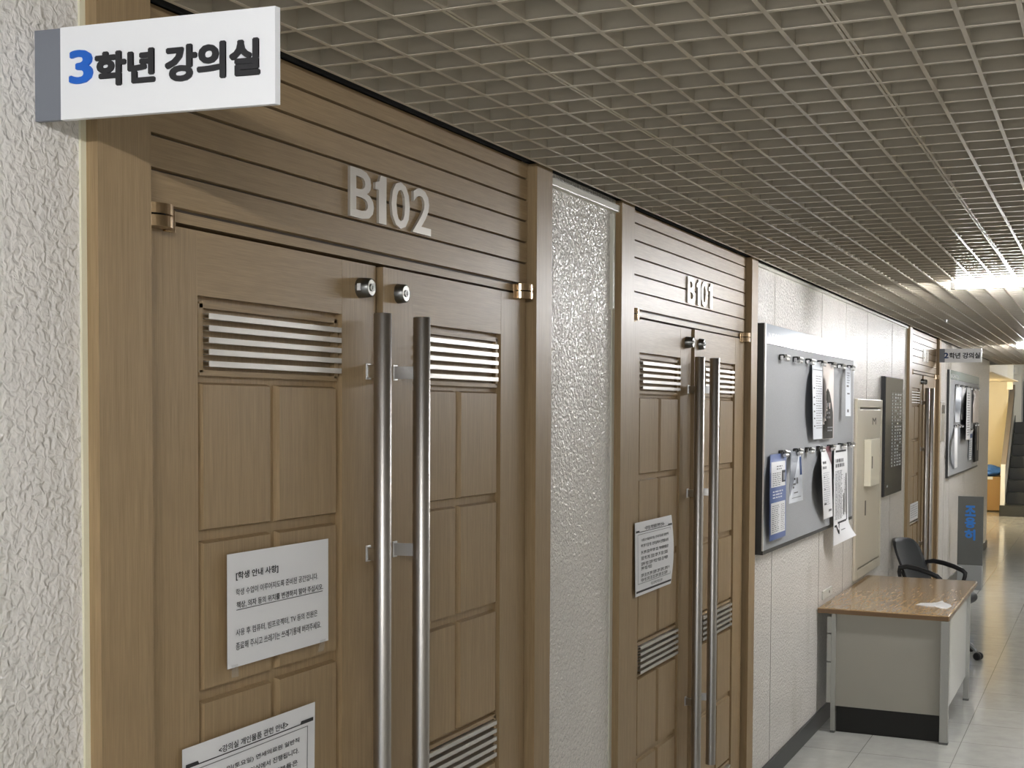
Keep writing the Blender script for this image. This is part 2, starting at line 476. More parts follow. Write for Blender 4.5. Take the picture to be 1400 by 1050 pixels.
door(1, 1.610, 1.0, 'B102', 'brown wooden double door numbered B102 with steel pull bars and two white notices', (2.394, 2.761, 2.211, 2.316, LAY102))
door(2, 4.030, .980, 'B101', 'brown wooden double door numbered B101 with steel pull bars and one notice', (4.815, 5.185, 2.214, 2.314, LAY101))
d3 = door(3, 10.735, 1.137, 'B100', 'far brown wooden double door behind the black office chair', (11.72, 12.06, 2.236, 2.345, [(11.72, 11.80), (11.82, 11.87), (11.90, 11.97), (11.99, 12.06)]))

# ------------------------------------------------------------------ projecting wedge signs
def flag_sign(label, y0, y1, x0, xt, z0, z1, txts, t=.009):
    """a flat board standing out from the wall, its free end swung a little down the corridor"""
    r = thing('projecting_sign', label, 'sign', (x0, y0, z0), group='room signs projecting over the doors')
    def face(x): return y0 + (y1 - y0) * (x - x0) / (xt - x0)
    xs = x0 + .046
    MB().prism([(x0, y0), (xs, face(xs)), (xs, face(xs) + t), (x0, y0 + t)], 'z', z0, z1, 'sign_grey').build('mount_block', r, label='grey mounting block')
    MB().prism([(xs, face(xs) - .0008), (xt, y1 - .0008), (xt + .0017, y1 + t), (xs, face(xs) + t)], 'z', z0 - .0006, z1 + .0006, 'sign_white').build('sign_panel', r, label='white flat panel')
    for nm, text, xa, xb, za, zb, mt, bold in txts:
        vs, fs = glyphs(text, bold, .01)
        mb = MB()
        mb.add([(xa + a * (xb - xa), face(xa + a * (xb - xa)) - .0008 - .003 * (e + 1) / 2, za + c * (zb - za)) for a, c, e in vs], fs, mt)
        mb.build(nm, r)
    return r
flag_sign('white projecting sign with a blue 3 beside the B102 door casing', 1.507, 1.553, 0., .402, 2.231, 2.366, [
    ('numeral', '3', .063, .1035, 2.281, 2.3305, 'ink_blue', .028),
    ('lettering', '학년', .108, .209, 2.274, 2.3245, 'ink_black', .044),
    ('lettering', '강의실', .226, .379, 2.272, 2.3245, 'ink_black', .044)])
flag_sign('far greyish sign with a black 2 projecting beside the third door', 12.68, 12.73, .027, .392, 2.262, 2.388, [
    ('numeral', '2', .066, .106, 2.30, 2.352, 'ink_navy', .04),
    ('lettering', '학년', .112, .208, 2.297, 2.352, 'ink_black', .03),
    ('lettering', '강의실', .228, .378, 2.297, 2.352, 'ink_black', .03)])

# ------------------------------------------------------------------ notices taped to the doors
xd = -.003 - .008
r = thing('paper_notice', 'small white notice with three text blocks taped higher on the B102 door leaf', 'paper notice', (xd + .003, 2.143, 1.318), group='notices taped to the doors')
XN = .0025
mb = MB(); sheet(mb, 1.9715, 2.315, 1.3165, 1.5305, XN - .001, 'paper', 2, 2); mb.build('sheet', r)
mb = MB(); xt = XN - .0002
write(mb, '[학생 안내 사항]', 1.9967, 2.1334, 1.479, 1.4953, xt, 'ink_black', .022)
write(mb, '학생 수업이 이루어지도록 준비된 공간입니다.', 1.9965, 2.2742, 1.4505, 1.4635, xt, 'ink_black', .004)
write(mb, '책상, 의자 등의 위치를 변경하지 말아 주십시오.', 1.9985, 2.2940, 1.4260, 1.4390, xt, 'ink_black', .016)
mb.box(xt - .0005, xt, 1.9985, 2.2925, 1.4230, 1.4242, 'ink_black')
write(mb, '사용 후 컴퓨터, 빔프로젝터, TV 등의 전원은', 1.9962, 2.2722, 1.3735, 1.3875, xt, 'ink_black', .004)
write(mb, '종료해 주시고 쓰레기는 쓰레기통에 버려주세요.', 1.9960, 2.2858, 1.3478, 1.3625, xt, 'ink_black', .004)
mb.build('printed_text', r)
for ya, tilt in ((1.982, .006), (2.283, -.003)):
    MB().add([(XN, ya, 1.322), (XN, ya + .020, 1.322), (XN - .004, ya + .022 + tilt, 1.297), (XN - .004, ya + tilt, 1.297)], [(0, 1, 2, 3)], 'tape').build('tape_strip', r, label='clear sticky tape')

def framed_notice(label, y0, y1, z0, z1, x, full, bend):
    """the large notice with black corner tabs; u,v run 0..1 from the upper left"""
    W_, Ht = y1 - y0, z1 - z0
    r = thing('paper_notice', label, 'paper notice', (xd + .003, (y0 + y1) / 2, z0), group='notices taped to the doors')
    xf = lambda y, z: x + bend(max(0, min(1, (y - y0) / W_)), max(0, min(1, (z1 - z) / Ht)))
    mb = MB(); sheet(mb, y0, y1, z0, z1, xf, 'paper', 12, 12); mb.build('sheet', r)
    mb = MB(); xi = lambda y, z: xf(y, z) + .0009
    U = lambda u: y0 + u * W_; V = lambda v: z1 - v * Ht
    def bar(u0, u1, v0, v1, mt='ink_black'):
        n = 10
        for k in range(n):
            a, c = U(u0 + (u1 - u0) * k / n), U(u0 + (u1 - u0) * (k + 1) / n)
            mb.add([(xi(a, V(v0)), a, V(v0)), (xi(c, V(v0)), c, V(v0)), (xi(c, V(v1)), c, V(v1)), (xi(a, V(v1)), a, V(v1))], [(0, 1, 2, 3)], mt)
    write(mb, '<강의실 개인물품 관련 안내>', U(.240), U(.768), V(.121), V(.070), xi, 'ink_black', .016)
    bar(.018, .982, .132, .140)
    for u0, u1, u2 in ((.018, .098, .108), (.982, .878, .868)):
        q = [(u0, .112), (u1, .112), (u2, .140), (u0, .140)]
        mb.add([(xi(U(a), V(c)) + .0001, U(a), V(c)) for a, c in q], [(0, 1, 2, 3)], 'ink_black')
    bar(.062, .935, .165, .171, 'ink_grey'); bar(.062, .935, .835, .841, 'ink_grey')
    bar(.058, .064, .165, .841, 'ink_grey'); bar(.930, .936, .165, .841, 'ink_grey')
    bar(.018, .982, .930, .958)
    mt = 'ink_black'
    mb_line = lambda t, u0, u1, v, b=.008: write(mb, t, U(u0), U(u1), V(v + .022), V(v - .022), xi, mt, b)
    mb_line('12월 21일(토요일) 연세의료원 일반직', .15, .862, .252, .012)
    mb_line('강의실에서 진행됩니다.', .42, .860, .330, .012)
    dashes(mb, U(.14), U(.40), V(.350), .040 * Ht, xi, mt, .010, .02, .006)
    mb_line('학생분들은', .60, .850, .420, .016)
    dashes(mb, U(.14), U(.58), V(.440), .040 * Ht, xi, mt, .016, .03, .007)
    for v, u1 in ((.52, .85), (.60, .83), (.66, .40), (.755, .90), (.82, .88)):
        dashes(mb, U(.14), U(u1), V(v), .042 * Ht, xi, mt, .020, .040, .008)
    dashes(mb, U(.40), U(.72), V(.905), .036 * Ht, xi, 'ink_grey', .02, .04, .003)
    mb.build('printed_text', r)
    return r
framed_notice('large white notice with black corner tabs low on the B102 door', 1.842, 2.266, .935, 1.1965, .0006, True, lambda u, v: .003 * math.sin(u * 5) * v)
framed_notice('white notice with black corner tabs taped on the B101 door', 4.257, 4.667, 1.157, 1.4135, .0006, True, lambda u, v: .010 * math.sin(v * 3.1) * u + .004 * v * (1 - u))
r = thing('paper_notice', 'tiny white text sheet taped on the far third door', 'paper notice', (0, 11.30, .91), group='notices taped to the doors')
mb = MB(); sheet(mb, 11.08, 11.56, .905, 1.045, .001, 'paper', 3, 3); mb.build('sheet', r)
mb = MB()
for k in range(6): dashes(mb, 11.11, 11.53, 1.02 - k * .019, .008, .0022, 'ink_grey', .03, .09, .015)
mb.build('printed_text', r)

# ------------------------------------------------------------------ notice boards
def board(label, y0, y1, z0, z1, header_mat, header_text, clips, xf=.04):
    r = thing('notice_board', label, 'notice board', (0, (y0 + y1) / 2, z0), group='notice boards on the corridor wall')
    mb = MB(); e = .018
    mb.box(.002, xf - .006, y0, y1, z0, z1, 'board_frame')
    mb.build('frame', r, label='dark grey deep frame')
    MB().box(xf - .006, xf - .001, y0 + e, y1 - e * .6, z0 + e, z1 - .094, 'board_fabric').build('pin_panel', r, label='grey fabric pin panel')
    hp = MB().box(xf - .006, xf, y0 + e, y1 - e * .6, z1 - .092, z1 - .002, header_mat, .001).build('header_panel', r, label='pale glossy header strip')
    mb = MB()
    for a, c, p, q, mt in ((y0, y0 + e, z0 + e, z1, 'board_edge'), (y1 - e * .6, y1, z0 + e, z1, 'board_edge'), (y0, y1, z0, z0 + e, 'board_frame')): mb.box(xf - .006, xf, a, c, p, q, mt)
    mb.build('edge_trim', r, label='thin metal edge, pale at the sides and dark below')
    mb = MB(); write(mb, header_text, y0 + .055, y0 + .055 + .55 * (y1 - y0) / 2.26, z1 - .082, z1 - .040, xf + .0006, 'header_letter', .01); mb.build('lettering', hp)
    for yy, zz in clips:
        mb = MB()                              # a steel bulldog clip: jaw, body and two turned lips
        mb.box(xf, xf + .005, yy - .030, yy + .030, zz - .010, zz + .016, 'plastic_black')
        mb.box(xf + .005, xf + .022, yy - .030, yy + .030, zz + .011, zz + .016, 'plastic_black')
        mb.prism([(xf + .0205, zz - .013), (xf + .027, zz - .010), (xf + .027, zz + .004), (xf + .022, zz + .016), (xf + .0195, zz + .011)], 'y', yy - .030, yy + .030, 'plastic_black')
        mb.tube([(xf + .029, yy - .032, zz - .008), (xf + .029, yy + .032, zz - .008)], .0085, 'steel_satin', 12)
        mb.tube([(xf + .024, yy + .006, zz + .012), (xf + .038, yy + .026, zz + .006)], .006, 'steel_satin', 10)
        mb.build('clip', r, label='black and steel spring clip')
    return r
c1 = [(6.235, 2.057), (6.53, 2.058), (6.823, 2.059), (7.122, 2.061), (7.404, 2.062), (7.684, 2.062), (7.985, 2.064)]
c2 = [(6.248, 1.599), (6.56, 1.600), (6.835, 1.599), (7.124, 1.599), (7.417, 1.600), (7.735, 1.602), (8.023, 1.602)]
board('near grey notice board with a pale header beside the B101 door', 5.925, 8.200, 1.140, 2.205, 'board_header', 'INFORMATION', c1 + c2)

def lerp(a, c, t): return a + (c - a) * t
def poster(label, quad, x, mat, group=None, back=None, prints=(), flare=0., nv=18, nu=10):
    """a clipped sheet; quad = (top y0, top y1, bottom y0, bottom y1, z top, z bottom); x(u, v) in 0..1 from upper left"""
    a0, a1, b0, b1, zt, zb = quad; y_near = a0 < 10
    group = group or ('posters clipped to the near notice board' if y_near else 'sheets on the far notice board')
    g = dict(group=group) if group else {}
    r = thing('hanging_poster', label, 'poster', (x(.5, 0), (a0 + a1) / 2, zt), **g)
    def pos(u, v, o=0.):
        base = .052 if y_near else .043
        xx = base + (max(base, x(u, v)) - base) * min(1., max(0., v - .03) * 6); k = (DIST - xx) / (DIST - .05)
        return (xx + o, (lerp(lerp(a0, a1, u), lerp(b0, b1, u), v) + flare * u * max(0., (v - .80) / .20) ** 1.4) * k, H + (lerp(zt, zb, v) - H) * k)
    mb = MB()
    pts = [pos(i / nu, j / nv) for j in range(nv + 1) for i in range(nu + 1)]
    q = [(j * (nu + 1) + i, j * (nu + 1) + i + 1, (j + 1) * (nu + 1) + i + 1, (j + 1) * (nu + 1) + i) for j in range(nv) for i in range(nu)]
    mb.add(pts, q, mat, True); mb.add([(p[0] - .0012, p[1], p[2]) for p in pts], [k[::-1] for k in q], back or mat, True)
    mb.build('sheet', r)
    def patch(mb, u0, u1, v0, v1, mt, o=.0012):
        n, k2 = 6, max(2, int(abs(v1 - v0) * 24))
        fa = u0 if callable(u0) else (lambda v: u0); fb = u1 if callable(u1) else (lambda v: u1)
        ps = [pos(lerp(fa(lerp(v0, v1, j / k2)), fb(lerp(v0, v1, j / k2)), i / n), lerp(v0, v1, j / k2), o) for j in range(k2 + 1) for i in range(n + 1)]
        mb.add(ps, [(j * (n + 1) + i, j * (n + 1) + i + 1, (j + 1) * (n + 1) + i + 1, (j + 1) * (n + 1) + i) for j in range(k2) for i in range(n)], mt)
    def lines(mb, u0, u1, v0, v1, n, mt, o=.0022, fill=.45, lo=.1, hi=.35):
        for k in range(n):
            v = lerp(v0, v1, k / max(1, n - 1)); u = u0
            stop = u1 - random.random() * .25 * (u1 - u0)
            while u < stop - .03:
                w = min(random.uniform(lo, hi) * (u1 - u0), stop - u)
                patch(mb, u, u + w, v, v + (abs(v1 - v0) / max(1, n - 1)) * fill, mt, o); u += w + .04
    for nm, fn in prints:
        mb = MB(); fn(mb, patch, lines, pos); mb.build(nm, r)
    return r
# upper row
poster('long white text sheet, left one of the upper clipped pair', (6.91, 7.18, 6.965, 7.205, 2.066, 1.653), lambda u, v: .052 + .02 * math.sin(v * 3.1) * (1 - u * .4) + .012 * v, 'paper_cool',
       prints=[('printed_text', lambda mb, P, L, pos: (P(mb, .05, .95, .10, .106, 'ink_grey'), L(mb, .30, .95, .18, .85, 22, 'ink_grey', fill=.25), [P(mb, .08, .22, v, v + .018, 'ink_grey') for v in (.33, .45, .54, .63, .72, .82)]))])
poster('pink and black curling poster right of the long text sheet', (7.20, 7.50, 7.215, 7.515, 2.068, 1.650), lambda u, v: .052 + .035 * math.sin(u * 3.1) * math.sin(min(1, v * 1.1) * 3.0) + .01 * v, 'paper_warm',
       prints=[('black_panel', lambda mb, P, L, pos: P(mb, lambda v: max(0, .42 - .44 * min(1, (v - .33) / .22) ** .6), lambda v: min(.93, .42 + .52 * min(1, (v - .33) / .34) ** .6), .331, .995, 'paper_dark', .0016)),
               ('printed_text', lambda mb, P, L, pos: (P(mb, .12, .30, .52, .57, 'ink_grey', .003), P(mb, .34, .50, .52, .57, 'ink_grey', .003), P(mb, .55, .62, .52, .60, 'paper_warm', .003), L(mb, .18, .72, .64, .70, 2, 'ink_grey', .003), L(mb, .40, .88, .84, .88, 2, 'paper_grey', .003)))])
poster('narrow pale sheet on the last upper clip of the near board', (7.855, 8.03, 7.875, 8.055, 2.064, 1.775), lambda u, v: .075 + .02 * u + .006 * v, 'paper_cool', back='paper_dark',
       prints=[('printed_text', lambda mb, P, L, pos: (P(mb, .2, .6, .36, .40, 'ink_grey'), P(mb, .3, .75, .52, .55, 'ink_grey'), P(mb, .3, .6, .86, .92, 'ink_grey'), L(mb, .2, .8, .10, .3, 5, 'paper_grey')))])
# lower row
poster('blue bordered programme sheet at the lower left of the near board', (6.004, 6.335, 6.010, 6.345, 1.600, 1.195), lambda u, v: .052 + .018 * math.sin(u * 3.1) + .012 * math.sin(v * 3.1), 'paper_blue',
       prints=[('white_panel', lambda mb, P, L, pos: (P(mb, .06, .93, .09, .385, 'paper'), P(mb, .06, .93, .565, .93, 'paper'))),
               ('photo_block', lambda mb, P, L, pos: (P(mb, .70, .92, .20, .34, 'ink_black', .0022), P(mb, .78, .90, .23, .32, 'paper_grey', .003))),
               ('printed_text', lambda mb, P, L, pos: (L(mb, .38, .75, .14, .17, 2, 'ink_grey'), L(mb, .14, .64, .22, .36, 7, 'ink_grey', fill=.3), L(mb, .15, .88, .43, .50, 3, 'paper_cool'), L(mb, .12, .60, .60, .90, 14, 'ink_grey', fill=.3), L(mb, .66, .90, .60, .90, 14, 'ink_grey', fill=.3)))])
poster('twisted white leaflet with a grey folded flap on the lower row', (6.43, 6.66, 6.41, 6.73, 1.603, 1.346), lambda u, v: .052 + .05 * u * (.35 + .65 * math.sin(v * 2.6)) + .03 * v, 'paper_cool',
       prints=[('grey_flap', lambda mb, P, L, pos: P(mb, 0., lambda v: .80 * max(0, 1 - v * 1.15) ** .9 + .001, .0, .87, 'paper_grey', .0016)),  # grey patch paints the shade on the twisted sheet's back face
               ('blue_edge', lambda mb, P, L, pos: P(mb, .80, .97, .12, .48, 'ink_navy', .0024)),
               ('printed_text', lambda mb, P, L, pos: (P(mb, .30, .40, .52, .56, 'ink_black', .003), P(mb, .22, .42, .62, .66, 'ink_grey', .003), P(mb, .22, .30, .68, .72, 'ink_black', .003), P(mb, .5, .62, .52, .64, 'ink_grey', .003), P(mb, .3, .6, .80, .82, 'ink_grey', .003), P(mb, .15, .82, .90, .912, 'ink_grey', .003)))])
poster('white text sheet curling away, left of the longest sheet', (7.17, 7.45, 7.27, 7.53, 1.608, 1.205), lambda u, v: .055 + .04 * math.sin(v * 3.14) * (1 - u) + .03 * u * v, 'paper', back='paper_dark',
       prints=[('maroon_corner', lambda mb, P, L, pos: P(mb, lambda v: .35 + v * 2.4, 1., .0, .26, 'maroon', .0016)),
               ('printed_text', lambda mb, P, L, pos: (L(mb, .1, .5, .20, .27, 2, 'ink_grey', fill=.5), L(mb, .1, .75, .36, .80, 16, 'paper_grey', fill=.25), P(mb, .15, .27, .41, .43, 'ink_grey', .0025), P(mb, .15, .27, .58, .60, 'ink_grey', .0025), P(mb, .10, .34, .785, .80, 'ink_black', .0025), P(mb, .55, .85, .88, .91, 'ink_grey', .0025)))])
poster('longest white poster with a black speech-bubble line, overhanging the board', (7.545, 7.950, 7.565, 8.040, 1.610, 1.030), lambda u, v: .055 + .012 * math.sin(v * 3.1) + .13 * max(0, v - .72) ** 1.2 * 3 * u + .012 * u, 'paper', back='paper_grey', flare=.27,
       prints=[('bubble_line', lambda mb, P, L, pos: (P(mb, .10, .88, .055, .075, 'ink_black'), P(mb, .26, .84, .775, .795, 'ink_black'), P(mb, .05, .20, .80, .82, 'ink_black'),
                    [mb.add([pos(a, v0, .0014), pos(a + .06, v0, .0014), pos(c + .06, v1, .0014), pos(c, v1, .0014)], [(0, 1, 2, 3)], 'ink_black') for a, v0, c, v1 in ((.14, .81, .26, .90), (.32, .785, .25, .90))],
                    P(mb, .84, .90, .30, .785, 'ink_black'))),
               ('printed_text', lambda mb, P, L, pos: (L(mb, .10, .85, .14, .19, 2, 'ink_grey', fill=.7, lo=.05, hi=.2), L(mb, .08, .62, .26, .74, 34, 'ink_grey', fill=.4), P(mb, .64, .68, .50, .72, 'ink_black', .0022), P(mb, .73, .76, .46, .70, 'ink_grey', .0022), L(mb, .70, .82, .34, .46, 8, 'ink_grey'), L(mb, .42, .80, .865, .885, 1, 'ink_grey', lo=.6, hi=.9)))])

# far board
c3 = [(y, 2.072) for y in (14.05, 14.55, 15.05, 15.5, 15.9, 16.35)] + [(y, 1.660) for y in (13.99, 14.30, 14.60)] + [(15.60, 1.602), (16.05, 1.660), (16.35, 1.660)]
board('far grey notice board crowded with sheets past the third door', 13.55, 16.66, 1.150, 2.225, 'header_green', 'INFORMATION', c3, .032)
fb = 'sheets on the far notice board'
poster('broad white bulging sheet on the upper left of the far board', (13.92, 14.52, 13.90, 14.35, 2.065, 1.70), lambda u, v: .045 + .06 * math.sin(v * 3.1) * u, 'paper_cool')
poster('second white sheet half behind the bulging one on the far board', (14.53, 14.95, 14.50, 14.70, 2.068, 1.72), lambda u, v: .0432, 'paper')
poster('tall narrow text sheet hanging mid far board', (15.02, 15.46, 15.02, 15.50, 2.075, 1.50), lambda u, v: .045 + .05 * (1 - u), 'paper', back='paper_dark',
       prints=[('printed_text', lambda mb, P, L, pos: L(mb, .15, .85, .1, .9, 18, 'ink_grey', fill=.3))])
poster('pinkish grey plain sheet on the upper right of the far board', (15.78, 16.45, 15.74, 16.45, 2.075, 1.685), lambda u, v: .045 + .04 * math.sin(u * 3) * (1 - v), 'paper_warm')
poster('long white curling sheet on the lower left of the far board', (13.86, 14.14, 13.92, 14.18, 1.655, 1.235), lambda u, v: .045 + .05 * math.sin(v * 3.1), 'paper')
poster('slim two-tone leaflet low on the far board', (15.42, 15.75, 15.36, 15.68, 1.60, 1.265), lambda u, v: .045, 'paper_cool',
       prints=[('dark_band', lambda mb, P, L, pos: P(mb, 0, 1, .12, .26, 'ink_navy')), ('printed_text', lambda mb, P, L, pos: L(mb, .1, .9, .34, .9, 9, 'paper_grey'))])
poster('black poster at the lower right corner of the far board', (15.95, 16.55, 15.93, 16.55, 1.66, 1.225), lambda u, v: .045 + .03 * math.sin(u * 3), 'paper_dark',
       prints=[('pale_strip', lambda mb, P, L, pos: P(mb, .08, .30, .55, .88, 'paper_grey')), ('red_strip', lambda mb, P, L, pos: P(mb, .62, .80, .05, .7, 'rail_wood'))])

# ------------------------------------------------------------------ wall fittings
r = thing('electrical_cabinet', 'tall beige metal cabinet set in the wall beside the near notice board', 'cabinet', (.002, 8.96, .72))
mb = MB(); a, c, p, q = 8.46, 9.46, .72, 1.885
mb.box(.0015, .020, a, a + .09, p, q, 'cabinet_beige', .004); mb.box(.0015, .020, c - .05, c, p, q, 'cabinet_beige', .004)
mb.box(.0015, .020, a + .09, c - .05, q - .055, q, 'cabinet_beige', .004); mb.box(.0015, .020, a + .09, c - .05, p, p + .06, 'cabinet_beige', .004)
mb.box(.0015, .004, a + .09, c - .05, p + .06, q - .055, 'cabinet_dark')
mb.build('frame', r)
dr = MB().box(.004, .017, a + .105, c - .058, p + .07, q - .068, 'cabinet_beige', .003).build('cabinet_door', r)
MB().box(.017, .019, 8.80, 8.835, 1.117, 1.215, 'cabinet_dark').build('latch_slot', dr, label='dark latch slot')
mb = MB(); write(mb, 'M', 9.05, 9.20, 1.715, 1.762, .0178, 'cabinet_dark', .02); mb.build('lettering', dr)
r = thing('intercom_box', 'cream plastic box with a slot on the beige cabinet door', 'control box', (.018, 8.95, 1.313))
MB().box(.0173, .062, 8.745, 9.10, 1.313, 1.622, 'cream_plastic', .004).build('housing', r)
MB().box(.0615, .0635, 8.770, 8.800, 1.43, 1.51, 'cabinet_dark').build('slot', r, label='narrow dark slot')
r = thing('directory_board', 'tall dark glass directory panel with a lettered grid beside the far door', 'directory board', (0, 9.92, 1.20))
MB().box(.002, .030, 9.49, 10.34, 1.198, 2.054, 'board_frame').build('frame', r)
MB().box(.030, .034, 9.50, 10.335, 1.203, 2.050, 'panel_dark').build('glass_panel', r)
mb = MB()
for k in range(23):
    zz = 1.925 - k * .0238
    mb.box(.034, .0346, 9.80, 10.32, zz + .0165, zz + .0175, 'panel_cell')
    mb.box(.034, .0348, 9.80, 9.845, zz, zz + .011, 'panel_cell')
    for ya, yb in ((9.93, 10.03), (10.05, 10.15), (10.17, 10.28)):
        if random.random() < .85: mb.box(.034, .0348, ya, ya + (yb - ya) * random.uniform(.5, 1), zz, zz + .011, 'panel_cell')
for ya in (9.77, 9.88, 10.04, 10.16, 10.29): mb.box(.034, .0344, ya, ya + .004, 1.37, 1.96, 'board_frame')
mb.box(.034, .0346, 9.60, 9.66, 1.262, 1.276, 'panel_cell')
mb.build('lettered_grid', r)
r = thing('door_reader', 'slim silver door reader on the wall right of the third door', 'door reader', (0, 13.05, 1.52))
MB().box(0, .028, 12.90, 13.20, 1.52, 1.90, 'steel_satin', .004).build('housing', r)
MB().box(.028, .030, 12.94, 13.16, 1.79, 1.87, 'panel_dark').build('display', r)
r = thing('wall_socket', 'small grey socket plate on the wall above the desk edge', 'socket', (0, 7.63, .735))
MB().box(0, .009, 7.50, 7.77, .725, .775, 'desk_drawer', .002).build('cover_plate', r)
MB().tube([(.0085, 7.68, .752), (.010, 7.68, .752)], .009, 'cabinet_dark', 14).build('outlet', r)

# ------------------------------------------------------------------ ceiling lights
def lamp(label, x0, yc, length=1.22):
    r = thing('ceiling_light', label, 'ceiling light', (x0 + length / 2, yc, 2.475), group='corridor ceiling lights')
    MB().box(x0 - .01, x0 + length + .01, yc - .030, yc + .030, 2.468, 2.52, 'lamp_body', .004).build('batten', r)
    MB().tube([(x0 + .015, yc, 2.447), (x0 + length - .015, yc, 2.447)], .015, 'tube_glow', 12).build('tube', r)
    for x in (x0, x0 + length): MB().box(x - .012, x + .012, yc - .016, yc + .016, 2.43, 2.475, 'lamp_body', .003).build('lamp_holder', r)
lamp('bright fluorescent ceiling light above the desk', .735, 7.05)
lamp('fluorescent ceiling light above the viewer', .90, -.33)
lamp('farther fluorescent ceiling light beyond the third door', .62, 13.75)
r = thing('ceiling_sprinkler', 'tiny bright sprinkler head in the ceiling before the third door', 'sprinkler', (.38, 10.0, 2.455))
MB().tube([(.38, 10.0, 2.475), (.38, 10.0, 2.462)], .016, 'steel_satin', 14).build('collar', r)
MB().tube([(.38, 10.0, 2.462), (.38, 10.0, 2.452), (.38, 10.0, 2.450)], [.006, .010, .004], 'steel_satin', 12).build('nozzle', r)

# ------------------------------------------------------------------ desk
r = thing('desk', 'brown-topped steel desk standing against the wall', 'desk', (.36, 8.1, 0))
ZT = .70
bm = bmesh.new(); bmesh.ops.create_cube(bm, size=1.)
for w in bm.verts: w.co = Vector((.3575 + w.co.x * .707, 8.185 + w.co.y * 1.635, ZT - .015 + w.co.z * .030))
bmesh.ops.bevel(bm, geom=bm.edges[:], offset=.006, segments=3, profile=.5, affect='EDGES')
tt = MB().bm(bm, 'desk_wood').build('tabletop', r, label='glossy brown wood-grain top')
MB().box(.008, .707, 7.3655, 7.3685, ZT - .026, ZT - .005, 'desk_band').box(.7100, .7122, 7.372, 8.998, ZT - .026, ZT - .005, 'desk_band').build('edge_band', tt, label='dark brown edge band')
MB().box(.108, .668, 7.412, 7.424, .0, .150, 'plinth_dark').build('plinth', r, label='dark recessed plinth')  # near-black panel below the end panel, set slightly back
MB().box(.105, .672, 7.385, 7.397, .150, ZT - .03, 'desk_grey', .001).build('end_panel', r, label='grey-beige metal end panel')
MB().box(.678, .688, 7.40, 8.575, .150, ZT - .03, 'desk_white', .001).build('side_panel', r, label='shiny white metal side panel')
for x0, x1, ya, yb in ((.082, .106, 7.370, 7.394), (.670, .714, 7.355, 7.397), (.082, .106, 8.575, 8.60), (.676, .708, 8.56, 8.60)):
    MB().box(x0, x1, ya, yb, .004, ZT - .03, 'desk_leg', .002).box(x0 - .001, x1 + .001, ya - .001, yb + .001, 0, .012, 'stand_grey').build('leg', r)
MB().box(.092, .60, 7.41, 7.80, .15, ZT - .05, 'desk_grey').build('drawer_case', r)
for z0, z1 in ((.555, .648), (.395, .548), (.160, .388)):
    d = MB().box(.052, .090, 7.405, 7.805, z0, z1, 'desk_drawer', .002).build('drawer', r)
    MB().box(.042, .052, 7.55, 7.66, (z0 + z1) / 2 - .008, (z0 + z1) / 2 + .008, 'steel_satin').build('drawer_pull', d)
MB().tube([(.688, 7.46, .645), (.691, 7.46, .645)], .008, 'cabinet_dark', 14).build('lock', r)
r = thing('loose_paper', 'torn glossy white paper lying on the desk corner', 'paper', (.6, 7.77, ZT))
pl = [(.490, 7.715), (.545, 7.685), (.600, 7.68), (.635, 7.63), (.672, 7.64), (.683, 7.74), (.668, 7.82), (.630, 7.86), (.612, 7.93), (.590, 7.865), (.560, 7.80), (.510, 7.775)]
mb = MB(); n = len(pl)
mb.add([(x, y, ZT + .0025 + .004 * math.sin(k * 2.1) ** 2) for k, (x, y) in enumerate(pl)] + [(x, y, ZT + .0005) for x, y in pl],
       [tuple(range(n)), tuple(range(2 * n - 1, n - 1, -1))] + [(k, (k + 1) % n, n + (k + 1) % n, n + k) for k in range(n)], 'gloss_paper')
mb.build('sheet', r)

# ------------------------------------------------------------------ office chair
CXC, CYC = .36, 10.12
r = thing('office_chair', 'black swivel office chair with looped armrests behind the desk', 'chair', (CXC, CYC, 0))
fd = Vector((.965, -.26, 0)); fd.normalize(); sd = Vector((-fd.y, fd.x, 0))     # forward, sideways
def cp(f, s, z): return Vector((CXC, CYC, 0)) + fd * f + sd * s + Vector((0, 0, z))
mb = MB(); nu, nv = 14, 14; fr = []; bk = []
for j in range(nv + 1):
    t = j / nv; z = lerp(.47, .848, t)
    hw = .215 * (1 - .22 * max(0, t - .55) ** 2 * 4 * .6) if t < 1 else .17
    hw = lerp(.205, .215, min(1, t * 2)) - .055 * max(0, (t - .72) / .28) ** 2
    for i in range(nu + 1):
        u = 2 * i / nu - 1
        f = -.180 - .150 * t ** 1.25 + .045 * u * u - .010 * math.sin(t * 3.1)
        zz = z - .02 * max(0, t - .8) / .2 * u ** 4
        fr.append(cp(f, u * hw, zz)); bk.append(cp(f - .030 * (1 - abs(u) ** 4 * .5), u * hw, zz))
q = [(j * (nu + 1) + i, j * (nu + 1) + i + 1, (j + 1) * (nu + 1) + i + 1, (j + 1) * (nu + 1) + i) for j in range(nv) for i in range(nu)]
o = len(fr); rim = []
per = [i for i in range(nu + 1)] + [(j * (nu + 1) + nu) for j in range(1, nv + 1)] + [nv * (nu + 1) + i for i in range(nu - 1, -1, -1)] + [j * (nu + 1) for j in range(nv - 1, 0, -1)]
mb.add(fr + bk, [], 'chair_grey')
k0 = len(mb.v) - 2 * o
mb.slot('plastic_black')
for f in q: mb.f.append(tuple(k0 + i for i in f)); mb.m.append(0); mb.smooth.append(True)
for f in q: mb.f.append(tuple(k0 + o + i for i in f[::-1])); mb.m.append(1); mb.smooth.append(True)
for a, c in zip(per, per[1:] + per[:1]): mb.f.append((k0 + a, k0 + c, k0 + o + c, k0 + o + a)); mb.m.append(1); mb.smooth.append(True)
mb.build('backrest', r, label='dark grey curved backrest')
bm = bmesh.new(); bmesh.ops.create_uvsphere(bm, u_segments=40, v_segments=20, radius=1.)
